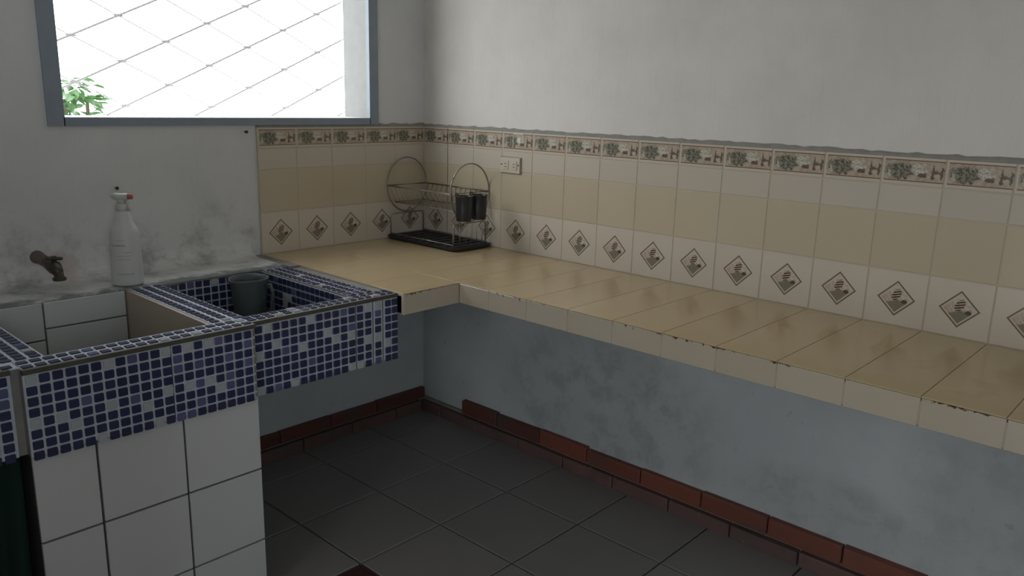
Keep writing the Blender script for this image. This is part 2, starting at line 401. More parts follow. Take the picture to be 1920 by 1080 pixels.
# ---- floor
floor = struct(obj('floor', boxes((ROOM_X, 0, ROOM_Y, 0, -ZF - 0.12, -ZF - 0.006)), M_dgrout), 'dark grey tiled floor with thin dark joints', 'floor')
fs, fphi, fox, foy = 0.4136, math.radians(0.382), -0.425, -0.651
gap = 0.008
fme = slab_me('floor_tile', (fs - gap) * S, (fs - gap) * S, 0.0125, 0.0015, front='+Z', mat=M_floor)
fme_red = slab_me('floor_tile_red', (fs - gap) * S, (fs - gap) * S, 0.0125, 0.0015, front='+Z', mat=M_redfloor)
def clip_floor_tile(cx, cy):
    """cut tile that meets a wall: built to the room's edge"""
    bm = slab((fs - gap) * S, (fs - gap) * S, 0.0125, 0.0015, front='+Z')
    bm.transform(Matrix.Translation(V(cx, cy, -ZF - 0.012) - Vector((0, 0, 0.0))) @ Matrix.Rotation(fphi, 4, 'Z'))
    for co, no in ((V(0, 0, 0), (1, 0, 0)), (V(0, 0, 0), (0, 1, 0)), (V(ROOM_X, 0, 0), (-1, 0, 0)), (V(0, ROOM_Y, 0), (0, -1, 0))):
        geom = bm.verts[:] + bm.edges[:] + bm.faces[:]
        if geom: bmesh.ops.bisect_plane(bm, geom=geom, plane_co=co, plane_no=no, clear_outer=True)
    return bm
for i in range(-11, 3):
    for j in range(-13, 3):
        X, Y = i * fs, j * fs
        px = fox + X * math.cos(fphi) - Y * math.sin(fphi); py = foy + X * math.sin(fphi) + Y * math.cos(fphi)
        if px > -0.01 or py > -0.01 or px + fs < ROOM_X + 0.01 or py + fs < ROOM_Y + 0.01: continue
        px += gap / 2; py += gap / 2
        if px + fs < 0 and py + fs < 0 and px > ROOM_X and py > ROOM_Y:
            put('floor_tile', fme_red if (i, j) == (-3, -2) else fme, V(px, py, -ZF - 0.012), floor, fphi)
        else:
            bm = clip_floor_tile(px, py)
            if len(bm.faces): obj('floor_tile', bm, M_floor, floor)
            else: bm.free()

# ---- wall tiles: rows (z0, z1, material)
JW = 0.005                                               # joint width in u
rows = [(0.8396, 1.0342, M_diamond, 'diamond_tile'), (1.0342, 1.2323, M_beige, 'wall_tile'),
        (1.2323, BZ0, M_cream, 'wall_tile'), (BZ0, BZ1, M_border, 'border_tile')]
TT = 0.008                                               # tile stands 8 mm proud
for z0, z1, mt, nm in rows:
    me = slab_me(nm, (0.2 - JW) * S, (z1 - z0 - JW) * S, TT, 0.0007, mat=mt)
    for k in range(19):                                   # long wall: local X runs along -Y
        put(nm, me, V(0, -(k * 0.2 + JW / 2) - (0.010 if k == 0 else 0), z0 + JW / 2), wall_right, -math.pi / 2)
    for k in range(1, 6):                                 # window wall
        put(nm, me, V(-k * 0.2 + JW / 2 - (0.0 if k > 1 else 0.010), 0, z0 + JW / 2), wall_back)
obj('grout_bed', boxes((-0.0088, 0.0, -3.8, 0, 0.83, BZ1 - 0.003)), M_grout, wall_right)
obj('grout_bed', boxes((-1.0, -0.0088, -0.0088, 0.0, 0.83, BZ1 - 0.003)), M_grout, wall_back)
# rough cement line over the border tiles
def rough_strip(name, along, a, b):
    bm = bmesh.new(); n_ = int(abs(b - a) / 0.03); prev = None
    for i in range(n_ + 1):
        t = a + (b - a) * i / n_
        top = 1.438 + random.uniform(-0.003, 0.004); th = 0.011
        pts = [(0, BZ1 - 0.002), (-th, BZ1 - 0.002), (-th * 0.8, BZ1 + 0.006), (0, top)]
        ring = [bm.verts.new(V(d, t, z) if along == 'y' else V(t, d, z)) for d, z in pts]
        if prev:
            for q in range(4): bm.faces.new((prev[q], prev[(q + 1) % 4], ring[(q + 1) % 4], ring[q]))
        else: bm.faces.new(ring)
        prev = ring
    bm.faces.new(prev[::-1]); bmesh.ops.recalc_face_normals(bm, faces=bm.faces)
    return obj(name, bm, M_cement)
struct(rough_strip('trim_1', 'y', 0, -3.8), 'rough grey cement line above the border tiles on the long wall', 'trim')
struct(rough_strip('trim_2', 'x', -1.0, 0), 'rough grey cement line above the border tiles under the window', 'trim')

# ---- skirting
base_r = struct(obj('baseboard_right', boxes((-0.02, 0, -4.2, -0.02, -ZF, -0.115)), M_cement), 'broken red terracotta skirting along the long blue wall', 'skirting')
base_b = struct(obj('baseboard_back', boxes((-1.6, -0.001, -0.02, 0, -ZF, -0.115)), M_cement), 'dark red terracotta skirting under the window wall', 'skirting')
UZ0, UZ1, LZ0 = -0.124, -0.045, -ZF + 0.002
def skirt_tile(along, a, b, z0, z1, th, mt, parent, chip=0.0):
    L = abs(b - a) - 0.006
    bm = slab(L * S, (z1 - z0) * S, th * S, 0.0025)
    if chip:
        for v in bm.verts:
            if v.co.z > (z1 - z0) * S * 0.8: v.co.z -= random.uniform(0, chip)
    me = bpy.data.meshes.new('skirting_tile'); bm.to_mesh(me); bm.free(); me.materials.append(mt)
    if along == 'y': return put('skirting_tile', me, V(0, a - 0.003, z0), parent, -math.pi / 2)
    return put('skirting_tile', me, V(a + 0.003, 0, z0), parent)
yj = [-0.354, -0.62, -0.92, -1.22, -1.53, -1.84, -2.143, -2.445, -2.74, -3.04, -3.34, -3.64, -3.94]
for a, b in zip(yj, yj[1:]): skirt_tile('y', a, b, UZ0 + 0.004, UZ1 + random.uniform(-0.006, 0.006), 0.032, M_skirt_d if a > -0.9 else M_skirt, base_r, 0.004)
yl = [-0.028, -0.2, -0.49, -0.79, -1.09, -1.39, -1.693, -1.991, -2.286, -2.58, -2.88, -3.18, -3.48, -3.78]
for a, b in zip(yl, yl[1:]): skirt_tile('y', a, b, LZ0, UZ0 - 0.002, 0.05, M_skirt2, base_r, 0.002)
xj = [-1.56, -1.26, -0.96, -0.66, -0.36, -0.012]
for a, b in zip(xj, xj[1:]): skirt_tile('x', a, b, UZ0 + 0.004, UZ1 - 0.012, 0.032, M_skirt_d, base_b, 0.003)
xl = [-1.5, -1.14, -0.84, -0.54, -0.24, -0.052]
for a, b in zip(xl, xl[1:]): skirt_tile('x', a, b, LZ0, UZ0 - 0.002, 0.05, M_skirt2, base_b, 0.002)

# ---- window
win = struct(empty('window_1', V((WX0 + WX1) / 2, 0, WZ0)), 'square window opening with a blue-grey painted frame', 'window')
FW = 0.055
def part(name, bm, mt, parent, smooth=False):
    o = obj(name, bm, mt, None, smooth); adopt(o, parent); return o
for nm, b in (('frame_side', (WX0 - FW, WX0 + 0.004, -0.014, 0.012, WZ0 - 0.03, WZ1 + 0.03)), ('frame_side', (WX1 - 0.004, WX1 + FW - 0.004, -0.014, 0.012, WZ0 - 0.03, WZ1 + 0.03)),
              ('frame_bottom', (WX0, WX1, -0.014, 0.012, WZ0 - 0.03, WZ0 + 0.003)), ('frame_top', (WX0, WX1, -0.014, 0.012, WZ1 - 0.003, WZ1 + 0.03))):
    part(nm, boxes(b), M_frame, win)
g = G('bare_reveal_plaster', rough=0.8); nz = g.noise(g.geo(), 25, 4); g.color(g.mix(nz, (0.26, 0.26, 0.25), (0.33, 0.33, 0.32))); M_reveal = g.m
def reveal(b): part('reveal', boxes(b), M_reveal, win)
reveal((WX1 - 0.003, WX1 + 0.001, 0.012, T_, WZ0, WZ1)); reveal((WX0 - 0.001, WX0 + 0.003, 0.012, T_, WZ0, WZ1))
part('sill', boxes((WX0, WX1, 0.012, T_ + 0.02, WZ0 - 0.01, WZ0 + 0.003)), M_plaster, win)

# security grille behind the opening: crossed diagonal wires, knots where they meet
gy = T_ + 0.012; gdx, gdz = 0.192, 0.0912; gx0, gz0 = -1.668, 1.780
grille = tag(empty('window_grille', V((WX0 + WX1) / 2, gy, WZ0)), 'diagonal wire security grille outside the window', 'grille')
GX0, GX1, GZ0, GZ1 = WX0 - 0.1, WX1 + 0.1, WZ0 - 0.06, WZ1 + 0.06
def clip_line(px, pz, dx, dz):
    ts = []
    t0, t1 = -1e9, 1e9
    for p0, d, lo, hi in ((px, dx, GX0, GX1), (pz, dz, GZ0, GZ1)):
        a, b = (lo - p0) / d, (hi - p0) / d
        t0 = max(t0, min(a, b)); t1 = min(t1, max(a, b))
    return (t0, t1) if t1 > t0 + 0.05 else None
for sgn, rad, dy in ((1, 0.0034, 0.0), (-1, 0.0018, 0.007)):
    for q in range(-14, 22):
        px, pz = gx0, gz0 + q * 2 * gdz
        c = clip_line(px, pz, gdx, gdz * sgn)
        if c is None: continue
        bm = bmesh.new()
        tube(bm, [V(px + gdx * t, gy + dy, pz + gdz * sgn * t) for t in c], rad, 6)
        part('wire', bm, M_wire, grille)
bm = bmesh.new()
for i in range(-2, 10):
    for j in range(-6, 12):
        if (i + j) % 2: continue
        x, z = gx0 + i * gdx, gz0 + j * gdz
        if GX0 < x < GX1 and GZ0 < z < GZ1:
            tube(bm, [V(x - 0.022, gy + 0.003, z + 0.001), V(x, gy + 0.003, z), V(x + 0.022, gy + 0.003, z - 0.001)], [0.0015, 0.0058, 0.0015], 6)
            tube(bm, [V(x - 0.075, gy + 0.003, z + 0.002), V(x + 0.075, gy + 0.003, z - 0.002)], 0.0009, 5)
part('knots', bm, M_wire, grille)['kind'] = 'stuff'

# outdoors: ground and the shrub that shows in the lower window corner
struct(obj('ground_outside', boxes((-30, 30, T_ + 0.001, 60, -0.6, -0.3)), M_ground), 'pale ground outside the window', 'ground')
shrub = tag(empty('shrub', V(-1.50, 0.75, -0.3)), 'small leafy green shrub outside the lower left window corner', 'shrub')
bm = bmesh.new()
for a in ((-0.03, 0.02), (0.05, -0.03), (0.0, 0.05), (0.08, 0.03)):
    tube(bm, [V(-1.5, 0.75, -0.3), V(-1.5 + a[0] * 0.5, 0.75 + a[1] * 0.5, 0.6), V(-1.5 + a[0], 0.75 + a[1], 1.52)], [0.012, 0.008, 0.003], 6)
part('stems', bm, M_stem, shrub)
bm = bmesh.new(); rnd = random.Random(3)
for i in range(420):
    hgt = rnd.random() ** 0.7
    ang = rnd.uniform(0, 2 * math.pi); rad = rnd.uniform(0.0, 0.17) * (1.25 - 0.6 * hgt)
    c = V(-1.50 + rad * math.cos(ang), 0.75 + rad * math.sin(ang), 0.6 + hgt * 1.02)
    L, W = rnd.uniform(0.04, 0.06), rnd.uniform(0.011, 0.018)
    M_ = Matrix.Translation(c) @ Matrix.Rotation(ang, 4, 'Z') @ Matrix.Rotation(rnd.uniform(-0.5, 0.9), 4, 'Y') @ Matrix.Rotation(rnd.uniform(-0.5, 0.5), 4, 'X')
    pts = [(0, 0, 0), (L * 0.35, W, 0.003), (L * 0.75, W * 0.7, 0.002), (L, 0, -0.004), (L * 0.75, -W * 0.7, 0.002), (L * 0.35, -W, 0.003)]
    vs_ = [bm.verts.new(M_ @ Vector(p)) for p in pts]; mid = bm.verts.new(M_ @ Vector((L * 0.5, 0, -0.003)))
    for k in range(6): bm.faces.new((vs_[k], vs_[(k + 1) % 6], mid))
part('foliage', bm, M_leaf, shrub)['kind'] = 'stuff'

# ================================================================== COUNTER
CD, CD2, CZ, CT = 0.7045, 1.0325, 0.8396, 0.0847
counter = tag(empty('counter', V(-0.35, -0.5, CZ - CT)), 'L-shaped built-in counter with beige tiled top and cream tiled edge', 'counter')
tt = 0.009 / S
part('slab', boxes((-CD + 0.012, -0.011, -3.79, -CD2, CZ - CT + 0.002, CZ - tt + 0.001), (-1.0, -0.011, -CD2 + 0.012, -0.011, CZ - CT + 0.002, CZ - tt + 0.001)), M_concrete, counter)
part('grout', boxes((-CD + 0.0025, -0.0105, -3.795, -CD2, CZ - CT + 0.006, CZ - 0.003), (-1.0, -0.0105, -CD2 + 0.0025, -0.0105, CZ - CT + 0.006, CZ - 0.003)), M_grout, counter)
def top_tile(x0, x1, y0, y1):
    me = slab_me('top_tile', (x1 - x0 - 0.0022) * S, (y1 - y0 - 0.0022) * S, 0.009, 0.0004, front='+Z', mat=M_top)
    return put('top_tile', me, V(x0 + 0.0025, y0 + 0.0025, CZ - tt), counter)
for k in range(19):
    y1, y0 = -k * 0.2, -(k + 1) * 0.2
    if k == 0: y1 = -0.011
    y0 = max(y0, -3.795)
    top_tile(-CD, -0.011, y0, y1)
for k in range(6):
    y1, y0 = -k * 0.2, -(k + 1) * 0.2
    if k == 0: y1 = -0.011
    y0 = max(y0, -CD2)
    top_tile(-1.0, -CD, y0, y1)
fy = [-CD2] + [-1.2 - 0.2 * k for k in range(13)] + [-3.795]
for a, b in zip(fy, fy[1:]):
    me = slab_me('edge_tile', (a - b - 0.0025) * S, (CT - 0.004) * S, 0.0085, 0.0012, mat=M_front)
    # face looks toward -x : local X runs along -y
    put('edge_tile', me, V(-CD + 0.0115, a - 0.002, CZ - CT), counter, -math.pi / 2)
for a, b in ((-1.0, -0.823), (-0.823, -CD)):
    me = slab_me('edge_tile', (b - a - 0.0025) * S, (CT - 0.004) * S, 0.0085, 0.0012, mat=M_front)
    put('edge_tile', me, V(a + 0.002, -CD2 + 0.0115, CZ - CT), counter)

# ================================================================== LAUNDRY SINK
SY1, SY2, RZ, BZ = -1.03, -1.003, 0.8396, 0.588
X0, X1, X2 = -2.305, -1.622, -1.006
LEDGE = -0.28
sink = tag(empty('laundry_sink', V(-1.65, -0.5, -ZF)), 'built-in masonry laundry sink clad in navy and grey mosaic over a white tiled base', 'sink')
def tub(x0, x1, yf, hx0, hx1, hy0, hz):
    """hollow block: walls round the basin hole, and a floor"""
    return [(x0, hx0, yf, -0.002, BZ, RZ - 0.006), (hx1, x1, yf, -0.002, BZ, RZ - 0.006), (hx0, hx1, yf, hy0, BZ, RZ - 0.006),
            (hx0, hx1, LEDGE, -0.002, BZ, RZ - 0.006), (hx0, hx1, hy0, LEDGE, BZ, hz)]
B1 = (-2.215, -1.735, -0.93)      # big basin hole x0, x1, front y
B2 = (-1.60, -1.165, -0.925)      # small basin hole
part('tub_body', boxes(*(tub(-2.80, X0, SY2 + 0.006, -2.72, -2.40, -0.93, 0.62) + tub(X0, X1, SY1 + 0.006, B1[0], B1[1] + 0.012, B1[2], 0.60) + tub(X1, X2, SY2 + 0.006, X1 + 0.017, B2[1], B2[2], 0.60))), M_sinkcement, sink)
# pale grout skins behind the mosaic
part('mosaic_grout', boxes(*[(-1.634, -1.627 + random.uniform(-0.003, 0.002), SY1, SY1 + 0.007, 0.8085 - (r + 0.5) * 0.0312 - 0.003, 0.8085 - (r + 0.5) * 0.0312 + 0.003) for r in range(-1, 8)], (X0, -1.633, SY1 + 0.0, SY1 + 0.007, BZ, RZ - 0.013), (X1 - 0.002, X2, SY2, SY2 + 0.007, BZ - 0.004, RZ - 0.013), (-2.80, X0 - 0.022, SY2, SY2 + 0.007, BZ, RZ - 0.013),
     (X0 + 0.004, X1, SY1 + 0.008, B1[2] - 0.002, RZ - 0.0055, RZ - 0.002), (X1, X2 - 0.004, SY2 + 0.008, B2[2] - 0.002, RZ - 0.0055, RZ - 0.002),
     (B1[1] + 0.012, B2[0] - 0.004, B1[2], LEDGE, RZ - 0.0055, RZ - 0.002), (B2[1] + 0.004, X2 - 0.05, B2[2], LEDGE - 0.02, RZ - 0.0055, RZ - 0.002),
     (-2.39, B1[0] - 0.004, -0.93, LEDGE, RZ - 0.0055, RZ - 0.002), (-2.80, X0 + 0.006, SY2 + 0.008, -0.93, RZ - 0.0055, RZ - 0.002),
     (B2[0], B2[1], LEDGE - 0.004, LEDGE, 0.605, RZ - 0.012), (B2[1] - 0.004, B2[1], B2[2], LEDGE, 0.605, RZ - 0.012)), M_mgrout, sink)
# worn dark lip along the upper front edge and the open corners between the blocks
part('edge_lip', boxes((X0, X1, SY1 - 0.003, SY1 + 0.012, RZ - 0.015, RZ - 0.001), (X1, X2, SY2 - 0.003, SY2 + 0.012, RZ - 0.015, RZ - 0.001), (-2.8, X0 - 0.02, SY2 - 0.003, SY2 + 0.012, RZ - 0.015, RZ - 0.001)), M_lip, sink)
part('brown_divider_face', boxes((B1[1], B1[1] + 0.014, B1[2], LEDGE, 0.60, RZ - 0.004)), M_brown, sink)['label'] = 'brown painted side of the big basin'
# painted ledge behind the basins, coved up to the wall
bm = bmesh.new()
prof = [(-0.002, 0.822), (LEDGE - 0.004, 0.822), (LEDGE - 0.004, RZ - 0.004), (LEDGE + 0.006, RZ + 0.003)]
rc = 0.075
for k in range(0, 15):
    a = math.pi / 2 * k / 14
    prof.append((-0.0006 - rc + rc * math.sin(a), RZ + 0.004 + rc - rc * math.cos(a)))
prev = None
for x in [-2.80 + (1.745) * k / 24 for k in range(25)]:
    ring = [bm.verts.new(V(x, y + (random.uniform(-0.003, 0.003) if y < -0.01 and z > 0.81 else 0), z)) for y, z in prof]
    if prev:
        for q in range(len(ring)): bm.faces.new((prev[q], prev[(q + 1) % len(ring)], ring[(q + 1) % len(ring)], ring[q]))
    else: bm.faces.new(ring)
    prev = ring
bm.faces.new(prev[::-1]); bmesh.ops.recalc_face_normals(bm, faces=bm.faces)
led = part('back_ledge', bm, M_wall_b, sink); led['label'] = 'white plastered ledge with black mould'
part('rim_end_cement', boxes((-1.055, X2, LEDGE - 0.05, -0.012, 0.80, RZ + 0.002)), M_sinkcement, sink)

# --- mosaic pieces (front faces): every square its own piece
PX, PZ = 0.0337, 0.0312
MS = 0.0264 * S; MSZ = 0.0246 * S
mos = {}
for key, mt in (('n', M_navy), ('v', M_viol), ('p', M_pale)):
    mos[key] = slab_me('mosaic_tile', MS, MSZ, 0.0042, 0.0008, corner=0.0017, mat=mt)
def pick(): 
    r = random.random(); return 'p' if r < 0.05 else ('v' if r < 0.14 else 'n')
pale1 = {(1, 1), (1, 7), (1, 12), (1, 14), (1, 16), (5, 12), (5, 14), (5, 16), (6, 17), (5, 7), (6, 10), (5, 1), (5, 3), (6, 4), (8, 6), (8, 11)}
viol1 = {(1, 9), (1, 17), (2, 20), (3, 13), (3, 15), (3, 18), (5, 9), (5, 15), (8, 13), (4, 20), (6, 18), (7, 15), (5, 18), (2, 13), (8, 14), (4, 5)}
for r_ in range(1, 9):
    for c_ in range(1, 21):
        key = 'p' if (r_, c_) in pale1 else ('v' if (r_, c_) in viol1 else 'n')
        cx = -2.2865 + (c_ - 1) * 0.03335; cz = 0.8085 - (r_ - 1) * 0.0312
        put('mosaic_tile', mos[key], V(cx - MS / S / 2, SY1 + 0.001, cz - MSZ / S / 2), sink)
pale2 = {(1, 2), (1, 7), (1, 14), (1, 15), (3, 3), (4, 6), (3, 9), (4, 10), (4, 12), (4, 1), (5, 14), (5, 15), (8, 12), (8, 13), (6, 16), (8, 1), (8, 5)}
viol2 = {(4, 4), (8, 3), (2, 15), (8, 15), (1, 11), (3, 12), (6, 7)}
cols2 = [-1.598, -1.565, -1.532, -1.4985, -1.4645, -1.430, -1.395, -1.3605, -1.326, -1.291, -1.256, -1.221, -1.184, -1.147, -1.101, -1.053, -1.0205]
for r_ in range(1, 9):
    for c_ in range(1, 18):
        key = 'p' if (r_, c_) in pale2 else ('v' if (r_, c_) in viol2 else 'n')
        cz = 0.8075 - (r_ - 1) * 0.0312
        put('mosaic_tile', mos[key], V(cols2[c_ - 1] - MS / S / 2, SY2 + 0.001, cz - MSZ / S / 2), sink)
for r_ in range(1, 9):
    for c_ in range(2):
        key = 'p' if (r_ == 7 and c_ == 1) else ('v' if (r_, c_) in ((5, 1), (2, 0), (3, 0)) else 'n')
        put('mosaic_tile', mos[key], V(-2.349 - c_ * 0.0337 - MS / S / 2, SY2 + 0.001, 0.8085 - (r_ - 1) * 0.0312 - MSZ / S / 2), sink)
# vertical joint lines where the printed sheets meet
part('sheet_joint', boxes(*[(x - 0.0012, x + 0.0012, SY1 - 0.0012, SY1 + 0.004, BZ, RZ - 0.016) for x in (-1.9055,)] +
     [(x - 0.0012, x + 0.0012, SY2 - 0.0012, SY2 + 0.004, BZ - 0.004, RZ - 0.016) for x in (-1.2025, -1.124, -1.077)]), M_dgrout, sink)
# --- the rest of the mosaic: rims and the inside of the small basin, one part
bm = bmesh.new(); uvn = []
def add_piece(kind, a, b, c, mat_i):
    m_ = slab(MS, MSZ, 0.0032, 0.0008, corner=0.0017)
    if kind == 'top': T = Matrix.Translation(V(a, b, c)) @ Matrix.Rotation(-math.pi / 2, 4, 'X')      # front -Y -> +Z
    elif kind == 'back': T = Matrix.Translation(V(a, b, c))
    else: T = Matrix.Translation(V(a, b, c)) @ Matrix.Rotation(-math.pi / 2, 4, 'Z')
    m_.transform(T); m_.faces.ensure_lookup_table()
    vm = {v: bm.verts.new(v.co) for v in m_.verts}
    for f in m_.faces: nf = bm.faces.new([vm[v] for v in f.verts]); nf.material_index = mat_i
    m_.free()
def mi(): return {'n': 0, 'v': 1, 'p': 2}[pick()]
h = MS / S
def rim(x0, x1, y0, y1):
    nx, ny = max(1, int((x1 - x0 + 0.006) / PX)), max(1, int((y1 - y0 + 0.006) / PX))
    for i in range(nx):
        for j in range(ny):
            add_piece('top', x0 + i * (x1 - x0) / nx + 0.004, y0 + j * (y1 - y0) / ny + 0.003, RZ - 0.003, mi())
# Rotation(-90 about X) maps +Z (height) to +Y... pieces lie with their height along -Y/+Y
rim(X0 + 0.004, X1, SY1 + 0.012, B1[2]); rim(X1, X2 - 0.004, SY2 + 0.012, B2[2])
rim(B1[1] + 0.014, B2[0], B1[2], LEDGE - 0.01); rim(B2[1], X2 - 0.05, B2[2], LEDGE - 0.03); rim(X0 - 0.06, B1[0] - 0.004, -0.93, LEDGE - 0.01); rim(-2.5, X0, SY2 + 0.012, -0.93)
for j in range(7):
    for i in range(13): add_piece('back', B2[0] + 0.004 + i * PX, LEDGE - 0.004, 0.803 - j * PZ, mi())
    for i in range(18): add_piece('side', B2[1] - 0.004, LEDGE - 0.012 - i * PX, 0.803 - j * PZ, mi())
for r_ in range(8):
    for c_ in range(2, 13): add_piece('back', -2.349 - c_ * 0.0337 - MS / S / 2, SY2 + 0.001, 0.8085 - r_ * 0.0312 - MSZ / S / 2, mi())
me = bpy.data.meshes.new('mosaic_rest'); bm.normal_update(); bm.to_mesh(me); bm.free()
for mt in (M_navy, M_viol, M_pale): me.materials.append(mt)
o = part('rim_and_basin_mosaic', me, None, sink); o['kind'] = 'stuff'
# --- white tiles on the back of the big basin
for x0, x1, z0, z1 in ((-2.215, -2.022, 0.70, 0.838), (-2.022, -1.738, 0.74, 0.838), (-2.215, -2.022, 0.605, 0.70), (-2.022, -1.738, 0.605, 0.74)):
    me = slab_me('basin_tile', (x1 - x0 - 0.006) * S, (z1 - z0 - 0.006) * S, 0.006, 0.001, mat=M_bbasin)
    put('basin_tile', me, V(x0 + 0.003, LEDGE - 0.004, z0 + 0.003 - 0.002), sink)
# --- pedestal under the big basin
PY = SY1 + 0.018
part('pedestal_core', boxes((X0 + 0.012, X1 - 0.002, PY + 0.006, -0.06, -ZF, BZ)), M_dgrout, sink)
for x0, x1 in ((X0, -2.1335), (-2.1335, -1.874), (-1.874, X1 + 0.009)):
    for z0, z1 in ((0.318, BZ - 0.002), (0.050, 0.318), (-ZF + 0.003, 0.050)):
        me = slab_me('base_tile', (x1 - x0 - 0.007) * S, (z1 - z0 - 0.007) * S, 0.008, 0.001, mat=M_whitet)
        put('base_tile', me, V(x0 + 0.0035, PY + 0.006, z0 + 0.0035), sink)

# ================================================================== SMALL THINGS
# ---- dark green cloth hanging below the left tub
g = G('dark_green_cloth', (0.018, 0.052, 0.038), 0.9); M_cloth = g.m
bm = bmesh.new(); NX, NZ = 60, 16; grid = []
for i in range(NX + 1):
    colv = []
    for j in range(NZ + 1):
        x = -2.80 + (X0 - 0.012 + 2.80) * i / NX; t = j / NZ; z = BZ - 0.004 - t * (BZ + ZF - 0.03)
        y = -0.955 + 0.022 * math.sin(i * 0.62 + 0.7 * t) * (0.4 + 0.6 * t) + 0.012 * math.sin(i * 0.27 + 2.0 * t)
        colv.append(bm.verts.new(V(x - 0.02 * t * abs(math.sin(i * 0.3)), y, z)))
    grid.append(colv)
for i in range(NX):
    for j in range(NZ): bm.faces.new((grid[i][j], grid[i + 1][j], grid[i + 1][j + 1], grid[i][j + 1]))
geom = bmesh.ops.solidify(bm, geom=bm.faces[:], thickness=0.004)
bmesh.ops.recalc_face_normals(bm, faces=bm.faces)
tag(obj('cloth_curtain', bm, M_cloth, None, True), 'dark green cloth hanging under the sink at the left edge', 'curtain')

# ---- brass tap
g = G('dark_tarnished_brass', rough=0.45, metal=0.7); nz = g.noise(g.geo(), 40, 3)
g.color(g.mix(nz, (0.06, 0.05, 0.038), (0.10, 0.085, 0.06))); M_brass = g.m
g = G('rusty_pipe', rough=0.7); nz = g.noise(g.geo(), 60, 4); g.color(g.mix(nz, (0.12, 0.085, 0.075), (0.19, 0.14, 0.12))); M_rust = g.m
tx, tz = -1.938, 0.945
tap = tag(empty('tap', V(tx, 0, tz)), 'old dark brass tap with a cross handle on the wall over the big basin', 'tap')
bm = bmesh.new(); tube(bm, [V(tx, 0.0, tz), V(tx, -0.012, tz), V(tx, -0.014, tz), V(tx, -0.10, tz - 0.004)], [0.019, 0.0185, 0.0165, 0.0150], 16); part('wall_pipe', bm, M_rust, tap, True)
bm = bmesh.new()
tube(bm, [V(tx, -0.095, tz - 0.004), V(tx, -0.115, tz - 0.004), V(tx, -0.14, tz - 0.008), V(tx, -0.185, tz - 0.012), V(tx, -0.213, tz - 0.022), V(tx, -0.222, tz - 0.034)], [0.012, 0.016, 0.0165, 0.019, 0.014, 0.0115], 16)
part('body', bm, M_brass, tap, True)
bm = bmesh.new(); lathe(bm, V(tx, -0.224, tz - 0.052), [(0.0165, 0), (0.0175, 0.003), (0.0165, 0.007), (0.012, 0.010), (0.0115, 0.022)], 18); part('spout', bm, M_brass, tap, True)
bm = bmesh.new(); lathe(bm, V(tx, -0.186, tz - 0.006), [(0.014, 0), (0.014, 0.006), (0.0105, 0.008), (0.0095, 0.012), (0.0055, 0.013), (0.0055, 0.022)], 18); part('stem', bm, M_brass, tap, True)
bm = bmesh.new(); hz = V(0, 0, tz + 0.023).z; c = V(tx, -0.186, 0)
tube(bm, [(c.x - 0.021, c.y + 0.004, hz + 0.002), (c.x - 0.016, c.y + 0.003, hz + 0.002), (c.x, c.y, hz), (c.x + 0.016, c.y - 0.003, hz - 0.002), (c.x + 0.021, c.y - 0.004, hz - 0.002)], [0.0035, 0.0045, 0.0055, 0.0045, 0.0035], 10)
tube(bm, [(c.x, c.y, hz - 0.006), (c.x, c.y, hz + 0.006)], [0.008, 0.0065], 12)
part('handle', bm, M_brass, tap, True)

# ---- spray bottle on the ledge corner
g = G('white_bottle_plastic', rough=0.35)
x, y, z = g.xyz(); nz = g.noise(g.coord(), 260, 2)
body = (0.60, 0.61, 0.60)
def line(zc, hw, th, xc):
    a = g.step(g.ma('ABSOLUTE', g.ma('SUBTRACT', z, zc)), th, th * 0.4); b = g.step(g.ma('ABSOLUTE', g.ma('SUBTRACT', x, xc)), hw, hw * 0.9)
    f = g.step(y, 0.0, -0.004)
    return g.ma('MULTIPLY', g.ma('MULTIPLY', g.ma('MULTIPLY', a, b), f), g.step(nz, 0.35, 0.5))
col = body
for zc, hw, th, xc, k in ((0.118, 0.020, 0.0032, -0.014, 0.55), (0.098, 0.012, 0.0022, 0.012, 0.4), (0.088, 0.024, 0.0018, -0.004, 0.35), (0.078, 0.022, 0.0018, -0.006, 0.3), (0.036, 0.022, 0.003, 0.0, 0.45), (0.132, 0.016, 0.0016, -0.012, 0.3)):
    col = g.mix(g.ma('MULTIPLY', line(zc, hw, th, xc), k), col, (0.12, 0.14, 0.16))
g.color(col); M_bottle = g.m
g = G('clear_trigger_plastic', (0.50, 0.52, 0.46), 0.3); M_trig = g.m
g = G('red_nozzle_plastic', (0.42, 0.10, 0.09), 0.4); M_red = g.m
g = G('dark_tip', (0.04, 0.04, 0.045), 0.5); M_dark = g.m
bc = V(-1.702, -0.235, RZ + 0.005)
bottle = tag(empty('spray_bottle', bc), 'white plastic spray bottle with a pale trigger head and red nozzle on the sink ledge', 'bottle')
bm = bmesh.new()
lathe(bm, (0, 0, 0), [(0.036, 0), (0.041, 0.003), (0.0425, 0.010), (0.042, 0.06), (0.0405, 0.12), (0.0385, 0.150), (0.0365, 0.160), (0.031, 0.170), (0.0265, 0.178), (0.0235, 0.190), (0.020, 0.205), (0.0155, 0.214), (0.0145, 0.222)], 36, 1.0, 0.8)
o = obj('body', bm, M_bottle, bottle, True); o.rotation_euler = (0, 0, math.radians(-28))
bm = bmesh.new(); lathe(bm, (0, 0, 0.214), [(0.0165, 0), (0.017, 0.002), (0.017, 0.018), (0.012, 0.021)], 24); obj('collar', bm, M_trig, bottle, True)
def rot_pt(a, b, z): # head points along the photo's left-right (camera right)
    d = Vector((0.68, -0.733, 0)); return (d.x * a, d.y * a, z)
bm = bmesh.new(); 
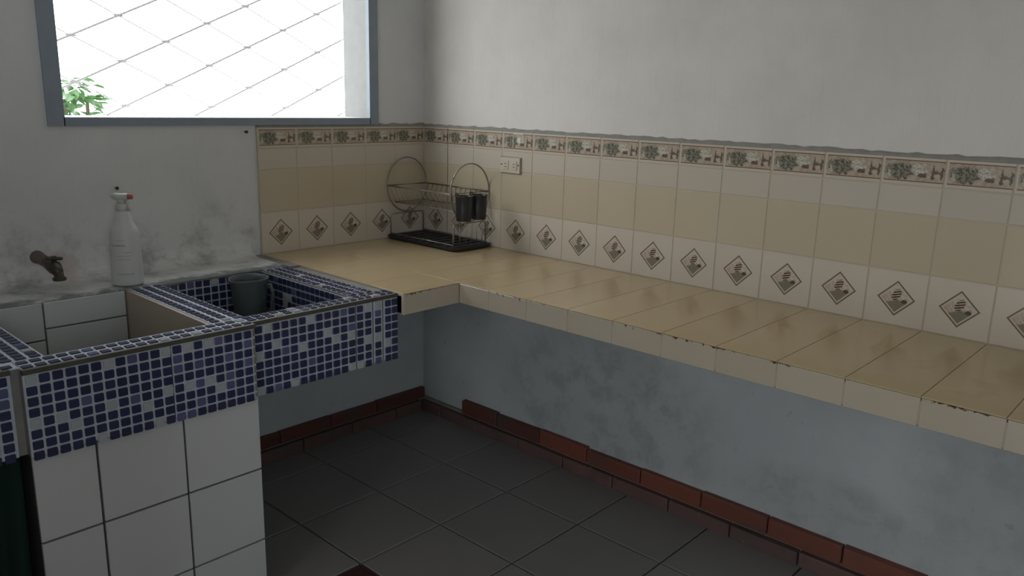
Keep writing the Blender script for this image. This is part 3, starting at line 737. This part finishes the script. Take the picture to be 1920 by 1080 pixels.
tube(bm, [rot_pt(-0.026, 0, 0.252), rot_pt(-0.018, 0, 0.254), rot_pt(0.0, 0, 0.250), rot_pt(0.012, 0, 0.253), rot_pt(0.022, 0, 0.254)], [0.006, 0.010, 0.0125, 0.0105, 0.007], 14)
tube(bm, [rot_pt(0, 0, 0.234), rot_pt(0, 0, 0.250)], [0.012, 0.011], 14)
obj('trigger_head', bm, M_trig, bottle, True)
bm = bmesh.new(); tube(bm, [rot_pt(0.020, 0, 0.254), rot_pt(0.031, 0, 0.254)], [0.0085, 0.0075], 14); obj('nozzle', bm, M_red, bottle, True)
bm = bmesh.new(); tube(bm, [rot_pt(0.010, 0, 0.248), rot_pt(0.017, 0, 0.238), rot_pt(0.018, 0, 0.226), rot_pt(0.023, 0, 0.212)], [0.005, 0.0045, 0.004, 0.003], 10); obj('trigger_lever', bm, M_trig, bottle, True)

# ---- nails in the wall
for x, z, lb in ((-1.63, 1.189, 'small dark nail in the wall just above the spray bottle'), (-1.055, 1.404, 'small dark nail in the wall left of the border tiles')):
    bm = bmesh.new(); tube(bm, [V(x, 0.004, z), V(x, -0.018, z), V(x, -0.018, z), V(x, -0.022, z)], [0.0022, 0.0022, 0.0055, 0.005], 10)
    tag(obj('nail', bm, M_dark, None), lb, 'nail')

# ---- plastic jug in the small basin
g = G('blue_grey_jug_plastic', rough=0.45); nz = g.noise(g.geo(), 14, 4); g.color(g.mix(nz, (0.055, 0.072, 0.08), (0.10, 0.12, 0.118))); M_jug = g.m
jc = V(-1.290, -0.40, 0.603)
jug = tag(empty('jug', jc), 'dull blue-grey plastic jug standing in the corner of the small basin', 'jug')
bm = bmesh.new(); seg = 32
prof = [(0.040, 0), (0.043, 0.004), (0.047, 0.07), (0.052, 0.13), (0.055, 0.160), (0.0585, 0.172), (0.0595, 0.178), (0.056, 0.178), (0.0515, 0.160), (0.049, 0.13), (0.043, 0.07), (0.040, 0.010)]
rings = []
for r, z in prof:
    ring = []
    for k in range(seg):
        a = 2 * math.pi * k / seg; rr = r
        if z > 0.12: rr += 0.016 * max(0, math.cos(a - math.radians(200))) ** 10 * (z - 0.12) / 0.06
        ring.append(bm.verts.new((rr * math.cos(a), rr * math.sin(a), z)))
    rings.append(ring)
for a, b in zip(rings, rings[1:]):
    for k in range(seg): bm.faces.new((a[k], a[(k + 1) % seg], b[(k + 1) % seg], b[k]))
bm.faces.new(rings[0][::-1]); bm.faces.new(rings[-1]); bmesh.ops.recalc_face_normals(bm, faces=bm.faces)
obj('body', bm, M_jug, jug, True)
bm = bmesh.new(); ha = math.radians(300)
hd = Vector((math.cos(ha), math.sin(ha), 0))
tube(bm, [hd * 0.050 + Vector((0, 0, 0.155)), hd * 0.072 + Vector((0, 0, 0.160)), hd * 0.080 + Vector((0, 0, 0.135)), hd * 0.074 + Vector((0, 0, 0.085)), hd * 0.046 + Vector((0, 0, 0.06))], 0.006, 10); obj('handle', bm, M_jug, jug, True)

# ---- wall socket
g = G('cream_socket_plastic', (0.56, 0.50, 0.40), 0.35); M_sock = g.m
yc, zc = -0.663, 1.262
sock = tag(empty('wall_socket', V(-0.011, yc, zc)), 'cream double wall socket set into the tiles beside the dish rack', 'socket')
def sbox(name, y0, y1, z0, z1, d0, d1, mt, parent=sock):
    bm = boxes((-0.0107 - d1, -0.0107 - d0, y0, y1, z0, z1)); 
    if name == 'plate' or name == 'outlet_face': bmesh.ops.bevel(bm, geom=bm.edges[:], offset=0.0012, segments=2, affect='EDGES')
    return part(name, bm, mt, parent)
sbox('back_frame', yc - 0.068, yc + 0.068, zc - 0.041, zc + 0.041, 0, 0.004, M_cement)
sbox('plate', yc - 0.064, yc + 0.064, zc - 0.0375, zc + 0.0375, 0.002, 0.010, M_sock)
for s in (-1, 1):
    sbox('outlet_face', yc + s * 0.028 - 0.019, yc + s * 0.028 + 0.019, zc - 0.022, zc + 0.022, 0.009, 0.013, M_sock)
    for dz in (-0.007, 0.007): sbox('slot', yc + s * 0.028 - 0.006, yc + s * 0.028 + 0.006, zc + dz - 0.0015, zc + dz + 0.0015, 0.0125, 0.0134, M_dark)
    bm = bmesh.new(); tube(bm, [V(-0.0107 - 0.009, yc + s * 0.056, zc + 0.003), V(-0.0107 - 0.0115, yc + s * 0.056, zc + 0.003)], 0.0028, 10); part('screw', bm, M_dark, sock)

# ---- clear sticker with pale rim on the border tile
g = G('pale_sticker_rim', (0.66, 0.64, 0.58), 0.25); M_stick = g.m
st = tag(empty('sticker', V(-0.011, -0.705, 1.383)), 'small pale-rimmed sticker on the border tile above the socket', 'sticker')
part('rim', boxes((-0.0125, -0.0108, -0.674, -0.670, 1.350, 1.416), (-0.0125, -0.0108, -0.740, -0.737, 1.375, 1.416), (-0.0125, -0.0108, -0.740, -0.670, 1.412, 1.416)), M_stick, st)
part('mark', boxes((-0.0125, -0.0108, -0.722, -0.700, 1.372, 1.396)), M_stick, st)

# ---- dish rack in the corner
g = G('dull_chrome_wire', (0.33, 0.30, 0.26), 0.38, metal=0.75); M_rack = g.m
g = G('black_plastic', (0.018, 0.02, 0.024), 0.35); M_black = g.m
g = G('smoke_grey_tray', (0.05, 0.05, 0.052), 0.3); M_tray = g.m
RX0, RX1, RY0, RY1 = -0.277, -0.022, -0.515, -0.035
rack = tag(empty('dish_rack', V((RX0 + RX1) / 2, (RY0 + RY1) / 2, CZ)), 'two-tier wire dish rack with round hoop ends in the counter corner', 'dish rack')
rcx, rcz, rr_ = (RX0 + RX1) / 2 + 0.004, 1.122, 0.143
def hoop(y):
    bm = bmesh.new(); tube(bm, [V(rcx + rr_ * 0.93 * math.cos(a), y, rcz + rr_ * math.sin(a)) for a in [2 * math.pi * k / 48 for k in range(48)]], 0.0028, 8, closed=True)
    part('hoop', bm, M_rack, rack, True)
hoop(RY1); hoop(RY0)
hx0, hx1 = rcx - rr_ * 0.93, rcx + rr_ * 0.93
def wire(name, pts, r=0.0024, closed=False):
    bm = bmesh.new(); tube(bm, [V(*p) for p in pts], r, 8, closed); part(name, bm, M_rack, rack, True)
wire('upper_frame', [(hx0, RY1, rcz), (hx1, RY1, rcz), (hx1, RY0, rcz), (hx0, RY0, rcz)], 0.0028, True)
# upper basket
bz = 1.035
wire('basket_rail', [(hx0 + 0.04, RY1 - 0.01, bz), (hx1 - 0.03, RY1 - 0.01, bz), (hx1 - 0.03, RY0 + 0.01, bz), (hx0 + 0.04, RY0 + 0.01, bz)], 0.0022, True)
for k in range(13):
    y = RY1 - 0.02 + (RY0 - RY1 + 0.04) * k / 12
    wire('basket_wire', [(hx0, y, rcz), (hx0 + 0.04, y, bz), (hx1 - 0.03, y, bz), (hx1, y, rcz)], 0.0012)
# lower end frames standing in the tray
for y in (RY1, RY0):
    wire('end_frame', [(RX0 + 0.02, y, CZ + 0.022), (RX0 + 0.02, y, 0.955), (RX0 + 0.03, y, 0.972), (RX1 - 0.02, y, 0.972), (RX1 - 0.01, y, 0.955), (RX1 - 0.01, y, CZ + 0.022)], 0.0024)
for x in (RX0 + 0.02, RX1 - 0.01):
    wire('lower_rail', [(x, RY1, CZ + 0.03), (x, RY0, CZ + 0.03)], 0.0024)
for k in range(6):
    x = RX0 + 0.03 + (RX1 - RX0 - 0.06) * k / 5
    wire('plate_divider', [(x, RY0 + 0.005, CZ + 0.026), (x, RY0 + 0.005, 0.955)], 0.0014)
wire('front_hook', [(hx0 + 0.01, RY0 - 0.004, 1.09), (hx0 - 0.005, RY0 - 0.004, 1.16), (hx0 + 0.018, RY0 - 0.004, 1.205)], 0.0022)
tray = tag(empty('drip_tray', V((RX0 + RX1) / 2, (RY0 + RY1) / 2, CZ)), 'black plastic drip tray under the dish rack', 'tray')
bm = bmesh.new()
def rrect(x0, x1, y0, y1, z, r=0.03, n=5):
    out = []
    for cx_, cy_, a0 in ((x1 - r, y1 - r, 0), (x0 + r, y1 - r, 90), (x0 + r, y0 + r, 180), (x1 - r, y0 + r, 270)):
        for k in range(n): a = math.radians(a0 + 90 * k / (n - 1)); out.append(bm.verts.new(V(cx_ + r * math.cos(a), cy_ + r * math.sin(a), z)))
    return out
tr = [rrect(-0.262, -0.026, -0.538, -0.026, CZ + 0.001), rrect(-0.274, -0.014, -0.550, -0.014, CZ + 0.008), rrect(-0.276, -0.012, -0.552, -0.012, CZ + 0.021), rrect(-0.268, -0.020, -0.544, -0.020, CZ + 0.021), rrect(-0.258, -0.030, -0.534, -0.030, CZ + 0.014)]
for a, b in zip(tr, tr[1:]):
    for k in range(len(a)): bm.faces.new((a[k], a[(k + 1) % len(a)], b[(k + 1) % len(a)], b[k]))
bm.faces.new(tr[0][::-1]); bm.faces.new(tr[-1]); bmesh.ops.recalc_face_normals(bm, faces=bm.faces)
part('basin', bm, M_black, tray)
part('ridges', boxes(*[(-0.262, -0.028, y - 0.004, y + 0.004, CZ + 0.013, CZ + 0.0213) for y in [RY0 + (RY1 - RY0) * k / 8 for k in range(9)]]), M_tray, tray)

# ---- two black cutlery cups hooked on the near end of the rack
def cup(x, y, z0, h, r, label):
    c = empty('cutlery_cup', V(x, y, z0)); tag(c, label, 'cup', 'black cutlery cups on the dish rack')
    bm = bmesh.new(); seg = 28
    prof = [(r * 0.84, 0), (r * 0.87, 0.003), (r * 0.95, h * 0.55), (r, h - 0.003), (r * 1.05, h), (r * 0.97, h), (r * 0.93, h - 0.006), (r * 0.82, 0.006)]
    rings = [[bm.verts.new((a * math.cos(2 * math.pi * k / seg), a * math.sin(2 * math.pi * k / seg), zz)) for k in range(seg)] for a, zz in prof]
    for a, b in zip(rings, rings[1:]):
        for k in range(seg): bm.faces.new((a[k], a[(k + 1) % seg], b[(k + 1) % seg], b[k]))
    bm.faces.new(rings[0][::-1]); bm.faces.new(rings[-1]); bmesh.ops.recalc_face_normals(bm, faces=bm.faces)
    obj('body', bm, M_black, c, True)
    bm = bmesh.new(); tube(bm, [(0, r * 0.98, h - 0.004), (0, r + 0.004, h + 0.006), (0, r + 0.012, h + 0.006), (0, r + 0.014, h - 0.006)], 0.0025, 8); obj('hook', bm, M_black, c, True)
cup(-0.243, -0.574, 0.998, 0.090, 0.0315, 'black plastic cutlery cup on the rack, nearer to the sink')
cup(-0.142, -0.574, 0.998, 0.090, 0.0315, 'black plastic cutlery cup on the rack, nearer to the wall socket')
